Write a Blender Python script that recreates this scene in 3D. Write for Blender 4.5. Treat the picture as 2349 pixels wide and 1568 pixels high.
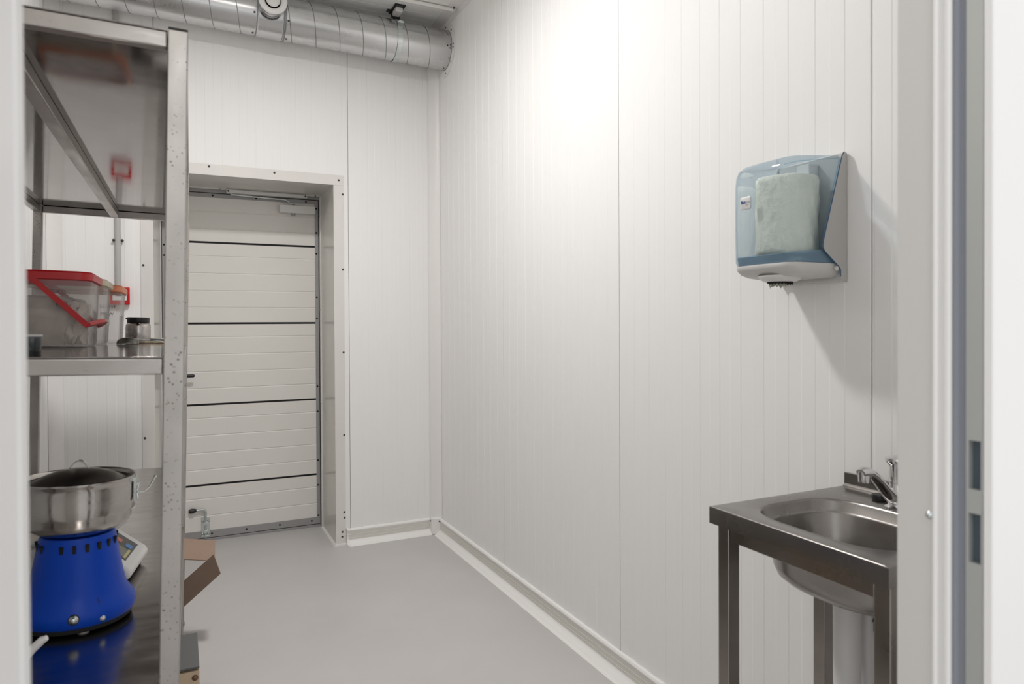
import bpy, bmesh, math, random
from mathutils import Vector, Matrix, Euler
random.seed(7)
for o in list(bpy.data.objects):
    bpy.data.objects.remove(o, do_unlink=True)
S = bpy.context.scene
COL = S.collection
R = math.radians

# ------------------------------------------------------------------ camera
cam_d = bpy.data.cameras.new('camera')
cam = bpy.data.objects.new('camera', cam_d); COL.objects.link(cam)
F_PX, PHI, ROLL, YAW = 1590.0, 0.010, 0.005, R(25.74)
cam_d.sensor_fit = 'HORIZONTAL'; cam_d.sensor_width = 36.0
cam_d.lens = F_PX / 2349 * 36.0
cam_d.shift_y = -30.0 / 2349
cam_d.clip_start = 0.02
fw = Vector((math.sin(YAW)*math.cos(PHI), math.cos(YAW)*math.cos(PHI), -math.sin(PHI)))
r0 = Vector((math.cos(YAW), -math.sin(YAW), 0)); u0 = r0.cross(fw)
rt = r0*math.cos(ROLL) - u0*math.sin(ROLL); up = u0*math.cos(ROLL) + r0*math.sin(ROLL)
m = Matrix((rt, up, -fw)).transposed().to_4x4(); m.translation = Vector((0, 0, 1.27))
cam.matrix_world = m
cam_d.dof.use_dof = True; cam_d.dof.focus_distance = 2.7; cam_d.dof.aperture_fstop = 5.6
S.camera = cam
# ------------------------------------------------------------------ world, lights, exposure
w = bpy.data.worlds.new('world'); S.world = w; w.use_nodes = True
w.node_tree.nodes['Background'].inputs[0].default_value = (0.985, 0.995, 1.0, 1)
w.node_tree.nodes['Background'].inputs[1].default_value = 0.95
LAMP_POWER = 20.5
LX, LY = 0.33, 2.3
def area(name, loc, rot, size, power, col):
    l = bpy.data.lights.new(name, 'AREA'); l.shape = 'DISK'; l.size = size; l.energy = power; l.color = col
    o = bpy.data.objects.new(name, l); COL.objects.link(o); o.location = loc; o.rotation_euler = rot; return o
rl_ = area('room_lamp', (LX, LY, 2.945), (0, 0, 0), 0.22, LAMP_POWER, (1.0, 0.98, 0.965)); rl_.data.spread = R(173)
area('hall_fill', (0.2, -1.1, 2.7), (R(22), 0, 0), 0.5, 5.0, (1.0, 1.0, 1.0))  # unseen fill added behind the camera to brighten the doorway casing
vs = S.view_settings
vs.view_transform = 'Standard'; vs.look = 'None'; vs.gamma = 1.0; vs.use_curve_mapping = False
vs.exposure = 0.22
S.cycles.max_bounces = 14; S.cycles.diffuse_bounces = 8; S.cycles.transparent_max_bounces = 16

# ------------------------------------------------------------------ materials
def mat(name, col, rough=0.5, metal=0.0, spec=0.5, bump=None, var=None, coat=0.0, streak=None):
    """bump=(scale, strength); var=(scale, amount); streak=(axis scale vector, amount)"""
    M = bpy.data.materials.new(name); M.use_nodes = True
    nt = M.node_tree; b = nt.nodes['Principled BSDF']
    b.inputs['Base Color'].default_value = (*col, 1); b.inputs['Roughness'].default_value = rough
    b.inputs['Metallic'].default_value = metal; b.inputs['Specular IOR Level'].default_value = spec
    b.inputs['Coat Weight'].default_value = coat
    tc = nt.nodes.new('ShaderNodeTexCoord')
    if var:
        n = nt.nodes.new('ShaderNodeTexNoise'); n.inputs['Scale'].default_value = var[0]; n.inputs['Detail'].default_value = 6
        nt.links.new(tc.outputs['Object'], n.inputs['Vector'])
        r = nt.nodes.new('ShaderNodeMapRange'); r.inputs[1].default_value = 0.3; r.inputs[2].default_value = 0.7
        r.inputs[3].default_value = 1-var[1]; r.inputs[4].default_value = 1+var[1]
        nt.links.new(n.outputs['Fac'], r.inputs[0])
        mx = nt.nodes.new('ShaderNodeVectorMath'); mx.operation = 'SCALE'; mx.inputs[0].default_value = col
        nt.links.new(r.outputs[0], mx.inputs['Scale']); nt.links.new(mx.outputs[0], b.inputs['Base Color'])
    if bump:
        n = nt.nodes.new('ShaderNodeTexNoise'); n.inputs['Scale'].default_value = bump[0]; n.inputs['Detail'].default_value = 3
        nt.links.new(tc.outputs['Object'], n.inputs['Vector'])
        bp = nt.nodes.new('ShaderNodeBump'); bp.inputs['Strength'].default_value = bump[1]; bp.inputs['Distance'].default_value = 0.001
        nt.links.new(n.outputs['Fac'], bp.inputs['Height']); nt.links.new(bp.outputs[0], b.inputs['Normal'])
    return M

def steel(name, col, rough, scale=(1, 1, 40), rvar=0.1, spots=0.0, dirt=0.12):
    M = bpy.data.materials.new(name); M.use_nodes = True; nt = M.node_tree; N = nt.nodes; L = nt.links
    b = N['Principled BSDF']; b.inputs['Metallic'].default_value = 1.0
    tc = N.new('ShaderNodeTexCoord'); mp = N.new('ShaderNodeMapping'); mp.inputs['Scale'].default_value = scale
    L.new(tc.outputs['Object'], mp.inputs['Vector'])
    n = N.new('ShaderNodeTexNoise'); n.inputs['Scale'].default_value = 6; n.inputs['Detail'].default_value = 5
    L.new(mp.outputs[0], n.inputs['Vector'])
    r = N.new('ShaderNodeMapRange'); r.inputs[1].default_value = .3; r.inputs[2].default_value = .7
    r.inputs[3].default_value = max(0.03, rough-rvar*rough*2); r.inputs[4].default_value = rough+rvar*rough*2
    L.new(n.outputs['Fac'], r.inputs[0]); L.new(r.outputs[0], b.inputs['Roughness'])
    n2 = N.new('ShaderNodeTexNoise'); n2.inputs['Scale'].default_value = 9; n2.inputs['Detail'].default_value = 6
    L.new(tc.outputs['Object'], n2.inputs['Vector'])
    r2 = N.new('ShaderNodeMapRange'); r2.inputs[1].default_value = .3; r2.inputs[2].default_value = .7
    r2.inputs[3].default_value = 1-dirt; r2.inputs[4].default_value = 1+dirt
    L.new(n2.outputs['Fac'], r2.inputs[0])
    sc = N.new('ShaderNodeVectorMath'); sc.operation = 'SCALE'; sc.inputs[0].default_value = col
    L.new(r2.outputs[0], sc.inputs['Scale']); out = sc.outputs[0]
    if spots:
        v = N.new('ShaderNodeTexVoronoi'); v.inputs['Scale'].default_value = 125
        L.new(tc.outputs['Object'], v.inputs['Vector'])
        n3 = N.new('ShaderNodeTexNoise'); n3.inputs['Scale'].default_value = 7
        L.new(tc.outputs['Object'], n3.inputs['Vector'])
        a = N.new('ShaderNodeMapRange'); a.inputs[1].default_value = .30; a.inputs[2].default_value = .62
        a.inputs[3].default_value = 0.0; a.inputs[4].default_value = 0.33
        L.new(n3.outputs['Fac'], a.inputs[0])
        s = N.new('ShaderNodeMath'); s.operation = 'SUBTRACT'; L.new(a.outputs[0], s.inputs[0]); L.new(v.outputs['Distance'], s.inputs[1])
        k = N.new('ShaderNodeMath'); k.operation = 'MULTIPLY'; k.use_clamp = True; k.inputs[1].default_value = 5
        L.new(s.outputs[0], k.inputs[0])
        k2 = N.new('ShaderNodeMath'); k2.operation = 'MULTIPLY'; k2.inputs[1].default_value = spots; L.new(k.outputs[0], k2.inputs[0])
        mx = N.new('ShaderNodeMix'); mx.data_type = 'RGBA'; mx.inputs['B'].default_value = (.14, .115, .10, 1)
        L.new(k2.outputs[0], mx.inputs['Factor']); L.new(out, mx.inputs['A']); out = mx.outputs['Result']
    L.new(out, b.inputs['Base Color'])
    return M

def clear(name, tint, gloss=0.35, alpha=0.0, body=(1, 1, 1), rough=0.05):
    """thin tinted see-through plastic: transparent + a little body colour + fresnel gloss"""
    M = bpy.data.materials.new(name); M.use_nodes = True; nt = M.node_tree; N = nt.nodes; L = nt.links
    N.remove(N['Principled BSDF']); out = N['Material Output']
    t = N.new('ShaderNodeBsdfTransparent'); t.inputs[0].default_value = (*tint, 1)
    df = N.new('ShaderNodeBsdfDiffuse'); df.inputs[0].default_value = (*body, 1)
    g = N.new('ShaderNodeBsdfGlossy'); g.inputs['Roughness'].default_value = rough
    m1 = N.new('ShaderNodeMixShader'); m1.inputs[0].default_value = alpha
    L.new(t.outputs[0], m1.inputs[1]); L.new(df.outputs[0], m1.inputs[2])
    fr = N.new('ShaderNodeFresnel'); fr.inputs[0].default_value = 1.4
    mu = N.new('ShaderNodeMath'); mu.operation = 'MULTIPLY'; mu.inputs[1].default_value = gloss*2; mu.use_clamp = True
    L.new(fr.outputs[0], mu.inputs[0])
    m2 = N.new('ShaderNodeMixShader'); L.new(mu.outputs[0], m2.inputs[0]); L.new(m1.outputs[0], m2.inputs[1]); L.new(g.outputs[0], m2.inputs[2])
    L.new(m2.outputs[0], out.inputs[0]); return M

WALL = mat('panel_white', (.865, .858, .85), .5, spec=.35, bump=(900, .05))
CEIL = mat('ceiling_panel', (.86, .865, .845), .45, spec=.3)
BACKING = mat('panel_joint', (.30, .30, .29), .8)
TRIM = mat('trim_white', (.83, .815, .80), .35, spec=.4)
CREAM = mat('casing_cream', (.74, .72, .695), .3, spec=.45, var=(3, .02))
JAMB = mat('jamb_beige', (.65, .63, .605), .35, spec=.4)
JAMBW = mat('jamb_white', (.80, .79, .78), .35, spec=.3)
LINING = mat('reveal_lining', (.66, .65, .61), .22, spec=.6, var=(4, .05))
BASEB = mat('baseboard_plastic', (.88, .87, .855), .35, spec=.5)
BINS = mat('baseboard_insert', (.68, .665, .62), .45)
SEAL = mat('sealant_white', (.86, .85, .83), .5)
FLOOR = mat('floor_epoxy', (.545, .53, .52), .42, spec=.4, bump=(350, .12), var=(2.2, .035))
DOORM = mat('door_embossed', (.80, .78, .745), .42, spec=.35, bump=(700, .35))
ALU = mat('aluminium_grey', (.36, .355, .36), .45, metal=.35)
SILVER = mat('silver_paint', (.70, .69, .68), .4, metal=.2)
BLACK = mat('black_plastic', (.012, .012, .013), .4)
RUBBER = mat('black_rubber', (.006, .006, .006), .75)
SCREW = mat('screw_dark', (.10, .09, .085), .4, metal=.8)
ZINC = steel('zinc', (.62, .66, .66), .28)
GALV = steel('galvanised_steel', (.62, .625, .63), .27, scale=(2, 2, 2), rvar=.02, dirt=.02)
GALVD = steel('galvanised_seam', (.26, .265, .27), .45)
RACK = steel('rack_steel', (.46, .435, .41), .42, scale=(3, 3, 1), rvar=.12, spots=.8, dirt=.12)
SHELF = steel('shelf_steel', (.25, .23, .218), .085, scale=(3, 3, 1), rvar=.15, dirt=.06)
BEAM = steel('beam_steel', (.44, .415, .395), .36, scale=(4, 1, 30), rvar=.12, spots=.15)
SINKM = steel('sink_steel', (.29, .275, .26), .27, scale=(2, 1, 1), rvar=.10, dirt=.06)
SINKF = steel('sink_frame_steel', (.30, .275, .255), .33, scale=(1, 1, 1), rvar=.15, spots=.15)
CHROME = mat('chrome', (.72, .72, .73), .06, metal=1)
BOWLM = steel('bowl_steel', (.48, .455, .43), .20, scale=(1, 1, 6), rvar=.4, dirt=.25)
BLUE = mat('blue_plastic', (.0006, .052, .44), .34, spec=.22)
WHITEP = mat('white_plastic', (.74, .73, .72), .35)
GREYP = mat('grey_plastic', (.46, .45, .44), .45)
PALEGREY = mat('pale_grey_plastic', (.60, .595, .58), .42)
RED = mat('red_plastic', (.50, .004, .010), .35)
REDLID = RED
CREAMLID = clear('cream_lid', (.9, .85, .7), .3, .75, (.80, .74, .55), .2)
ORANGE = mat('orange_lid', (.78, .25, .12), .4)
TUB = clear('frosted_tub', (.93, .92, .915), .3, .20, (.84, .82, .81), .12)
BLUECLEAR = clear('blue_clear_plastic', (.86, .93, .97), .22, .06, (.36, .60, .88), .06)
BLUEEDGE = mat('blue_edge', (.02, .09, .20), .2)
TRAYBLUE = clear('tray_blue', (.70, .78, .84), .3, .5, (.38, .50, .60), .1)
PAPER = mat('paper_grey', (.90, .85, .71), .9, bump=(45, .9), var=(20, .05)); PAPER.node_tree.nodes['Bump'].inputs['Distance'].default_value = .006
FLOURBAG = mat('contents', (.52, .455, .40), .9, bump=(40, .8), var=(16, .30))
PIPEG = mat('pipe_plastic', (.58, .57, .56), .4)
CARD = mat('cardboard', (.27, .19, .14), .85, var=(30, .05))
CARDLIT = mat('cardboard_lit', (.33, .235, .18), .85, var=(30, .04))  # same cardboard in a lighter tone: light on the upturned flap put into colour
WOOD = mat('light_wood', (.52, .40, .27), .6, var=(6, .12))
STRIKE = mat('strike_steel', (.50, .51, .49), .4, metal=.4)
GASKET = mat('gasket_grey', (.27, .285, .32), .6)
HOLE = mat('lock_recess', (.09, .12, .14), .5, metal=.3)
DARKGLASS = mat('dark_glass', (.02, .03, .04), .1)
INK = mat('ink', (.10, .09, .09), .7)
LOGOBLUE = mat('logo_blue', (.01, .07, .28), .5)
LOGOGREY = mat('logo_grey', (.25, .25, .26), .5)
LCD = mat('display_grey', (.20, .21, .17), .25)
PANELDK = mat('keypad_dark', (.07, .075, .07), .35)
KEYR = mat('key_red', (.60, .20, .12), .5)
KEYB = mat('key_blue', (.10, .27, .60), .5)
KEYY = mat('key_yellow', (.62, .55, .28), .5)
STRAW = mat('straw', (.48, .38, .26), .8)
DIFF = bpy.data.materials.new('lamp_diffuser'); DIFF.use_nodes = True
_b = DIFF.node_tree.nodes['Principled BSDF']; _b.inputs['Emission Color'].default_value = (1, .97, .93, 1); _b.inputs['Emission Strength'].default_value = 34

# ------------------------------------------------------------------ mesh builder
class MB:
    def __init__(s): s.v = []; s.f = []
    def add(s, vs, fs):
        k = len(s.v); s.v += [tuple(v) for v in vs]; s.f += [tuple(i+k for i in f) for f in fs]; return s
    def box(s, x0, x1, y0, y1, z0, z1):
        v = [(x, y, z) for z in (z0, z1) for y in (y0, y1) for x in (x0, x1)]
        return s.add(v, [(0, 2, 3, 1), (4, 5, 7, 6), (0, 1, 5, 4), (2, 6, 7, 3), (0, 4, 6, 2), (1, 3, 7, 5)])
    def hexa(s, p):   # 8 points: bottom 4 loop, top 4 loop
        return s.add(p, [(3, 2, 1, 0), (4, 5, 6, 7), (0, 1, 5, 4), (1, 2, 6, 5), (2, 3, 7, 6), (3, 0, 4, 7)])
    def slab(s, q, t):  # quad q thickened by t along its normal
        q = [Vector(a) for a in q]; n = (q[1]-q[0]).cross(q[2]-q[0]).normalized()*t
        return s.hexa([tuple(a) for a in q]+[tuple(a+n) for a in q])
    def prism(s, poly, axis, a, b):
        n = len(poly)
        def P(p, t):
            if axis == 'x': return (t, p[0], p[1])
            if axis == 'y': return (p[0], t, p[1])
            return (p[0], p[1], t)
        v = [P(p, a) for p in poly]+[P(p, b) for p in poly]
        f = [tuple(range(n))[::-1], tuple(range(n, 2*n))]+[(i, (i+1) % n, n+(i+1) % n, n+i) for i in range(n)]
        return s.add(v, f)
    def cyl(s, p0, p1, r, r2=None, n=20, caps=True):
        p0, p1 = Vector(p0), Vector(p1); d = (p1-p0).normalized()
        a = d.orthogonal().normalized(); b = d.cross(a); r2 = r if r2 is None else r2
        v = []
        for p, rr in ((p0, r), (p1, r2)):
            for i in range(n):
                t = 2*math.pi*i/n; v.append(p+(a*math.cos(t)+b*math.sin(t))*rr)
        f = [(i, (i+1) % n, n+(i+1) % n, n+i) for i in range(n)]
        if caps: f += [tuple(range(n))[::-1], tuple(range(n, 2*n))]
        return s.add(v, f)
    def tube(s, pts, r, n=10, caps=True):
        pts = [Vector(p) for p in pts]; v = []; a = None
        for i, p in enumerate(pts):
            d = (pts[min(i+1, len(pts)-1)]-pts[max(i-1, 0)]).normalized()
            if a is None: a = d.orthogonal().normalized()
            a = (a-d*a.dot(d)).normalized(); b = d.cross(a)
            rr = r[i] if isinstance(r, (list, tuple)) else r
            for k in range(n):
                t = 2*math.pi*k/n; v.append(p+(a*math.cos(t)+b*math.sin(t))*rr)
        f = []
        for i in range(len(pts)-1):
            for k in range(n):
                f.append((i*n+k, i*n+(k+1) % n, (i+1)*n+(k+1) % n, (i+1)*n+k))
        if caps: f += [tuple(range(n))[::-1], tuple((len(pts)-1)*n+k for k in range(n))]
        return s.add(v, f)
    def lathe(s, prof, c=(0, 0, 0), n=40, axis='z'):
        v = []; m = len(prof)
        for r, z in prof:
            for i in range(n):
                t = 2*math.pi*i/n; x, y = r*math.cos(t), r*math.sin(t)
                if axis == 'z': v.append((c[0]+x, c[1]+y, c[2]+z))
                else: v.append((c[0]+z, c[1]+x, c[2]+y))
        f = [(i*n+k, i*n+(k+1) % n, (i+1)*n+(k+1) % n, (i+1)*n+k) for i in range(m-1) for k in range(n)]
        return s.add(v, f)
    def rings(s, rings, closed=True, cap0=False, cap1=False):
        n = len(rings[0]); v = [p for r in rings for p in r]; f = []
        for i in range(len(rings)-1):
            for k in range(n if closed else n-1):
                f.append((i*n+k, i*n+(k+1) % n, (i+1)*n+(k+1) % n, (i+1)*n+k))
        if cap0: f.append(tuple(range(n))[::-1])
        if cap1: f.append(tuple((len(rings)-1)*n+k for k in range(n)))
        return s.add(v, f)
    def obj(s, name, material, parent=None, label=None, bevel=0, smooth=True, ang=32, fix=True, kind=None, seg=2):
        me = bpy.data.meshes.new(name); me.from_pydata(s.v, [], s.f); me.update()
        if fix:
            bm = bmesh.new(); bm.from_mesh(me); bmesh.ops.recalc_face_normals(bm, faces=bm.faces); bm.to_mesh(me); bm.free()
        if smooth:
            me.polygons.foreach_set('use_smooth', [True]*len(me.polygons)); me.set_sharp_from_angle(angle=R(ang))
        me.materials.append(material)
        o = bpy.data.objects.new(name, me); COL.objects.link(o)
        if bevel:
            b = o.modifiers.new('bevel', 'BEVEL'); b.width = bevel; b.segments = seg; b.limit_method = 'ANGLE'; b.angle_limit = R(40)
        if parent: o.parent = parent
        if label: o['label'] = label
        if kind: o['kind'] = kind
        return o
def box(name, m, x0, x1, y0, y1, z0, z1, parent=None, **k):
    return MB().box(x0, x1, y0, y1, z0, z1).obj(name, m, parent, **k)
def empty(name, loc=(0, 0, 0), rot=(0, 0, 0), parent=None):
    o = bpy.data.objects.new(name, None); COL.objects.link(o); o.location = loc; o.rotation_euler = rot
    o.empty_display_size = .05
    if parent: o.parent = parent
    return o
def tag(o, label, cat, group=None):
    o['label'] = label; o['category'] = cat
    if group: o['group'] = group
    return o
def st(o): o['kind'] = 'structure'; return o
_sm = {}
def screw(parent, p, n, r=.004, m=None, name='screw'):
    """low domed screw head at p facing n; shares mesh data"""
    m = m or SCREW; key = (r, m.name)
    if key not in _sm:
        b = MB().lathe([(r*1.35, 0), (r*1.35, r*.25), (r, r*.3), (r*.9, r*.8), (r*.5, r*1.1), (0.0001, r*1.15)], n=12)
        me = bpy.data.meshes.new('screw'); me.from_pydata(b.v, [], b.f); me.update()
        me.polygons.foreach_set('use_smooth', [True]*len(me.polygons)); me.materials.append(m); _sm[key] = me
    o = bpy.data.objects.new(name, _sm[key]); COL.objects.link(o); o.parent = parent
    o.location = Vector(p); o.rotation_euler = Vector(n).to_track_quat('Z', 'Y').to_euler(); return o
def text(s, size, name, m, parent, loc, xdir, updir, shear=0.0, bold=0.0, label=None):
    c = bpy.data.curves.new(name, 'FONT'); c.body = s; c.size = size; c.extrude = size*.01; c.offset = bold; c.shear = shear
    c.align_x = 'LEFT'; c.resolution_u = 3
    t = bpy.data.objects.new('tmp', c); COL.objects.link(t)
    dg = bpy.context.evaluated_depsgraph_get(); dg.update()
    me = bpy.data.meshes.new_from_object(t.evaluated_get(dg)); bpy.data.objects.remove(t)
    me.materials.clear(); me.materials.append(m)
    x = Vector(xdir).normalized(); u = Vector(updir).normalized(); z = x.cross(u)
    M4 = Matrix((x, u, z)).transposed().to_4x4(); M4.translation = Vector(loc)
    me.transform(M4)
    o = bpy.data.objects.new(name, me); COL.objects.link(o); o.parent = parent
    if label: o['label'] = label
    return o

# ------------------------------------------------------------------ room constants
XL, XR, YB, ZC, YF0, YF1 = -0.56, 1.42, 3.98, 3.015, 0.431, 0.523
OX0, OX1, OZ = -0.109, 0.800, 2.050        # opening in back wall
DY = 4.42                                   # door leaf face

def rib_profile(a, b, phase, pitch=.0838, h=.0010, bev=.0028, edge=.004):
    """points (s, height) along the width of a panel, raised bands with bevelled edges"""
    pts = [(a+.0015, -.010), (a+.0015, -.001), (a+edge, 0)]
    s = a+phase
    while s-pitch > a+edge: s -= pitch
    first = s
    while s < b-edge-.003:
        s0, s1 = s, s+pitch/2
        if s0 > a+edge+.004: pts += [(s0-bev/2, 0), (s0+bev/2, h)]
        if s1 < b-edge-.004: pts += [(s1-bev/2, h), (s1+bev/2, 0)]
        elif s0 > a+edge+.004: pts += [(b-edge-.002, h), (b-edge-.0012, 0)]
        s += pitch
    pts += [(b-edge, 0), (b-.0015, -.001), (b-.0015, -.010)]
    return pts
def ribbed(parent, pts, place, lo, hi, m, cut=None):
    v = []; f = []
    b = MB()
    for (s0, h0), (s1, h1) in zip(pts, pts[1:]):
        l = lo
        if cut and (s0+s1)/2 > cut[0] and (s0+s1)/2 < cut[1]: l = cut[2]
        b.add([place(s0, h0, l), place(s1, h1, l), place(s1, h1, hi), place(s0, h0, hi)], [(0, 1, 2, 3)])
    return b.obj('panel', m, parent, smooth=False, fix=False)

# floor
floor = st(box('floor', FLOOR, -3.0, 4.0, -3.0, 4.9, -.12, 0, smooth=False))
# right wall
wr = st(box('wall_right', BACKING, XR+.009, XR+.10, YF1+.001, YB, 0, ZC, smooth=False))
for a, b in ((YF1+.002, 1.064), (1.064, 2.064), (2.064, 3.045), (3.045, YB-.001)):
    pts = rib_profile(a, b, .070)
    ribbed(wr, pts, lambda s, h, z: (XR-h, s, z), .0, ZC, WALL)
# left wall
wl = st(box('wall_left', BACKING, XL-.10, XL-.009, YF1+.001, YB, 0, ZC, smooth=False))
for a, b in ((YF1+.002, 1.3), (1.3, 2.3), (2.3, 3.3), (3.3, YB-.001)):
    ribbed(wl, rib_profile(a, b, .070), lambda s, h, z: (XL+h, s, z), .0, ZC, WALL)
# back wall with door opening
wb = MB().box(XL-.1, OX0-.006, YB+.009, YB+.12, 0, ZC).box(OX1+.006, XR+.1, YB+.009, YB+.12, 0, ZC).box(OX0-.006, OX1+.006, YB+.009, YB+.12, OZ+.006, ZC)
wb = st(wb.obj('wall_back', BACKING, smooth=False))
def bp(s, h, z): return (s, YB-h, z)
for a, b in ((XL+.001, -.100), (-.100, .884), (.884, XR-.001)):
    pts = rib_profile(a, b, .070)
    # make sure the opening edges are profile points
    for e in (OX0, OX1):
        for i in range(len(pts)-1):
            if pts[i][0] < e < pts[i+1][0]:
                t = (e-pts[i][0])/(pts[i+1][0]-pts[i][0]); pts.insert(i+1, (e, pts[i][1]+t*(pts[i+1][1]-pts[i][1]))); break
    ribbed(wb, pts, bp, 0, ZC, WALL, cut=(OX0, OX1, OZ))
# front wall round the doorway we look through
FX0, FX1 = -0.0855, 0.745
fwl = MB().box(-2.2, FX0-.012, YF0, YF1, 0, ZC).box(FX1+.012, 3.0, YF0, YF1, 0, ZC).box(FX0-.012, FX1+.012, YF0, YF1, 2.12, ZC)
wf = st(fwl.obj('wall_front', WALL, smooth=False))
# ceiling
ce = st(box('ceiling', BACKING, XL-.1, XR+.1, YF0, YB+.12, ZC+.010, ZC+.11, smooth=False))
for a, b in ((YF1, .98), (.98, 1.98), (1.98, 2.98), (2.98, YB)):
    ribbed(ce, rib_profile(a, b, .03), lambda s, h, x: (x, s, ZC-h), XL, XR, CEIL)
# trims
t1 = st(MB().prism([(XR-.066, ZC-.0028), (XR-.066, ZC-.0014), (XR-.0014, ZC-.0014), (XR-.0014, ZC-.034), (XR-.0028, ZC-.034), (XR-.0028, ZC-.0028)], 'y', YF1, YB-.052).obj('trim_1', TRIM, smooth=False))
for y in (3.63, 2.9): screw(t1, (XR-.058, y, ZC-.003), (0, 0, -1), .0045)
t2 = st(MB().prism([(YB-.052, ZC-.0035), (YB-.052, ZC-.0020), (YB-.0014, ZC-.002), (YB-.0014, ZC-.034), (YB-.003, ZC-.034), (YB-.003, ZC-.0035)], 'x', XL, XR-.004).obj('trim_2', TRIM, smooth=False))
for x in (1.29, .82, .35): screw(t2, (x, YB-.042, ZC-.0036), (0, 0, -1), .0045)
def arc45(cx, cy, sx, d=.058, n=8, bul=.010):
    """convex cover strip across an inside corner"""
    p0 = Vector((cx-sx*d, cy-.0012)); p1 = Vector((cx-sx*.0012, cy-d)); o = []
    nrm = Vector((-sx, -1)).normalized()
    for i in range(n+1):
        t = i/n; p = p0.lerp(p1, t)+nrm*(bul*math.sin(math.pi*t)**.6 if 0 < t < 1 else 0); o.append((p.x, p.y))
    return o+[(cx-sx*.0012, cy-.0012)]
st(MB().prism(arc45(XR, YB, 1), 'z', .092, ZC-.036).obj('trim_3', TRIM, ang=60))
st(MB().prism(arc45(XL, YB, -1), 'z', .0, ZC-.036).obj('trim_4', TRIM, ang=60))

# baseboards (cove profile)
BP = [(.0012, .0), (.0012, .092), (.006, .0935), (.013, .091), (.017, .084), (.0165, .079), (.0145, .076), (.0135, .060), (.0150, .058), (.0138, .056),
      (.0138, .041), (.0152, .039), (.0142, .037), (.0155, .029), (.020, .023), (.027, .0165), (.035, .0105), (.0405, .005), (.042, 0)]
bbr = st(MB().prism([(XR-d, z) for d, z in BP], 'y', YF1, YB-.056).obj('baseboard_right', BASEB, ang=28))
bbb = MB().prism([(YB-d, z) for d, z in BP], 'x', OX1+.072, XR-.056).obj('baseboard_back', BASEB, ang=28); st(bbb)
bbl = st(MB().prism([(XL+d, z) for d, z in BP], 'y', YF1, YB-.05).obj('baseboard_left', BASEB, ang=28))
IN = [(.0130, .0775), (.0152, .0770), (.0144, .060), (.0156, .058), (.0145, .056), (.0145, .042), (.0157, .040), (.0148, .036), (.0160, .0305), (.0130, .0300)]
MB().prism([(XR-d, z) for d, z in IN], 'y', YF1, YB-.058).obj('insert_strip', BINS, bbr, ang=20)
MB().prism([(YB-d, z) for d, z in IN], 'x', OX1+.073, XR-.058).obj('insert_strip', BINS, bbb, ang=20)
# corner piece and end cap
cp = MB()
cp.prism([(XR-.062, YB-.0015), (XR-.062, YB-.040), (XR-.052, YB-.052), (XR-.040, YB-.062), (XR-.0015, YB-.062), (XR-.0015, YB-.0015)], 'z', 0.001, .100)
cpo = cp.obj('corner_piece', TRIM, bbr, bevel=.004)
screw(cpo, (XR-.0625, YB-.024, .080), (-1, -.0, 0), .0035); screw(cpo, (XR-.020, YB-.0625, .080), (0, -1, 0), .0035)
MB().prism([(YB-d-(.0025 if d > .002 else 0), z+(.002 if z > .0 else 0)) for d, z in BP], 'x', OX1+.058, OX1+.0735).obj('end_cap', TRIM, bbb, bevel=.002)
# sealant bead in front of the coves
MB().prism([(XR-.040, 0.0001), (XR-.040, .0062), (XR-.0455, .0045), (XR-.052, 0.0001)], 'y', YF1, YB-.062).obj('sealant_bead', SEAL, bbr)
MB().prism([(YB-.040, 0.0001), (YB-.040, .0062), (YB-.0455, .0045), (YB-.050, 0.0001)], 'x', OX1+.07, XR-.062).obj('sealant_bead', SEAL, bbb)

# ------------------------------------------------------------------ far door in its deep reveal
door = st(empty('door_1', (0.36, DY, 0))); DO = Vector((0.36, DY, 0))
class PB(MB):   # builder in world coordinates, shifted to the door's origin
    def objd(s, *a, origin=DO, **k):
        s.v = [tuple(Vector(v)-origin) for v in s.v]; return s.obj(*a, **k)
# leaf sections (insulated, four pressed grooves each)
LX0, LX1 = -.056, .772
def section(z0, z1, gro):
    pr = [(DY+.040, z0), (DY, z0)]
    for g in gro:
        if z0+.012 < g < z1-.012: pr += [(DY, g-.006), (DY+.0030, g-.001), (DY+.0030, g+.001), (DY, g+.003)]
    pr += [(DY, z1), (DY+.040, z1)]
    return PB().prism(pr, 'x', LX0, LX1).objd('section', DOORM, door, smooth=False)
seams = [.327, .796, 1.270, 1.743]
zs = [(.060, seams[0]-.006)]+[(seams[i]+.006, seams[i+1]-.006) for i in range(3)]+[(seams[3]+.006, 2.006)]
for z0, z1 in zs:
    top = z1+.006; section(z0, z1, sorted([top-.079, top-.180, top-.281, top-.379]) if z1 < 1.9 else [1.826, 1.927])
for z in seams:
    PB().box(LX0, LX1, DY+.003, DY+.035, z-.006, z+.006).objd('black_seal', RUBBER, door, smooth=False)
# aluminium edge frame of the leaf
ef = PB().box(LX0-.022, LX0, DY-.003, DY+.04, .018, 2.03).box(LX1, LX1+.022, DY-.003, DY+.04, .018, 2.03).box(LX0, LX1, DY-.003, DY+.04, 2.006, 2.03).box(LX0, LX1, DY-.003, DY+.04, .018, .060).objd('edge_profile', ALU, door, bevel=.001)
for z in (1.98, 1.83, 1.70, 1.43, 1.30, .875, .72, .415, .26, .07): screw(ef, Vector((LX1+.009, DY-.003, z))-DO, (0, -1, 0), .0042, RUBBER)
for x in (.02, .17, .36, .55, .74): screw(ef, Vector((x, DY-.003, .040))-DO, (0, -1, 0), .0042, RUBBER)
for x in (.19, .43, .72): screw(ef, Vector((x, DY-.003, 2.018))-DO, (0, -1, 0), .0042, RUBBER)
for z in (1.72, 1.66, .9): screw(ef, Vector((LX0-.010, DY-.003, z))-DO, (0, -1, 0), .0042, RUBBER)
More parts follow.
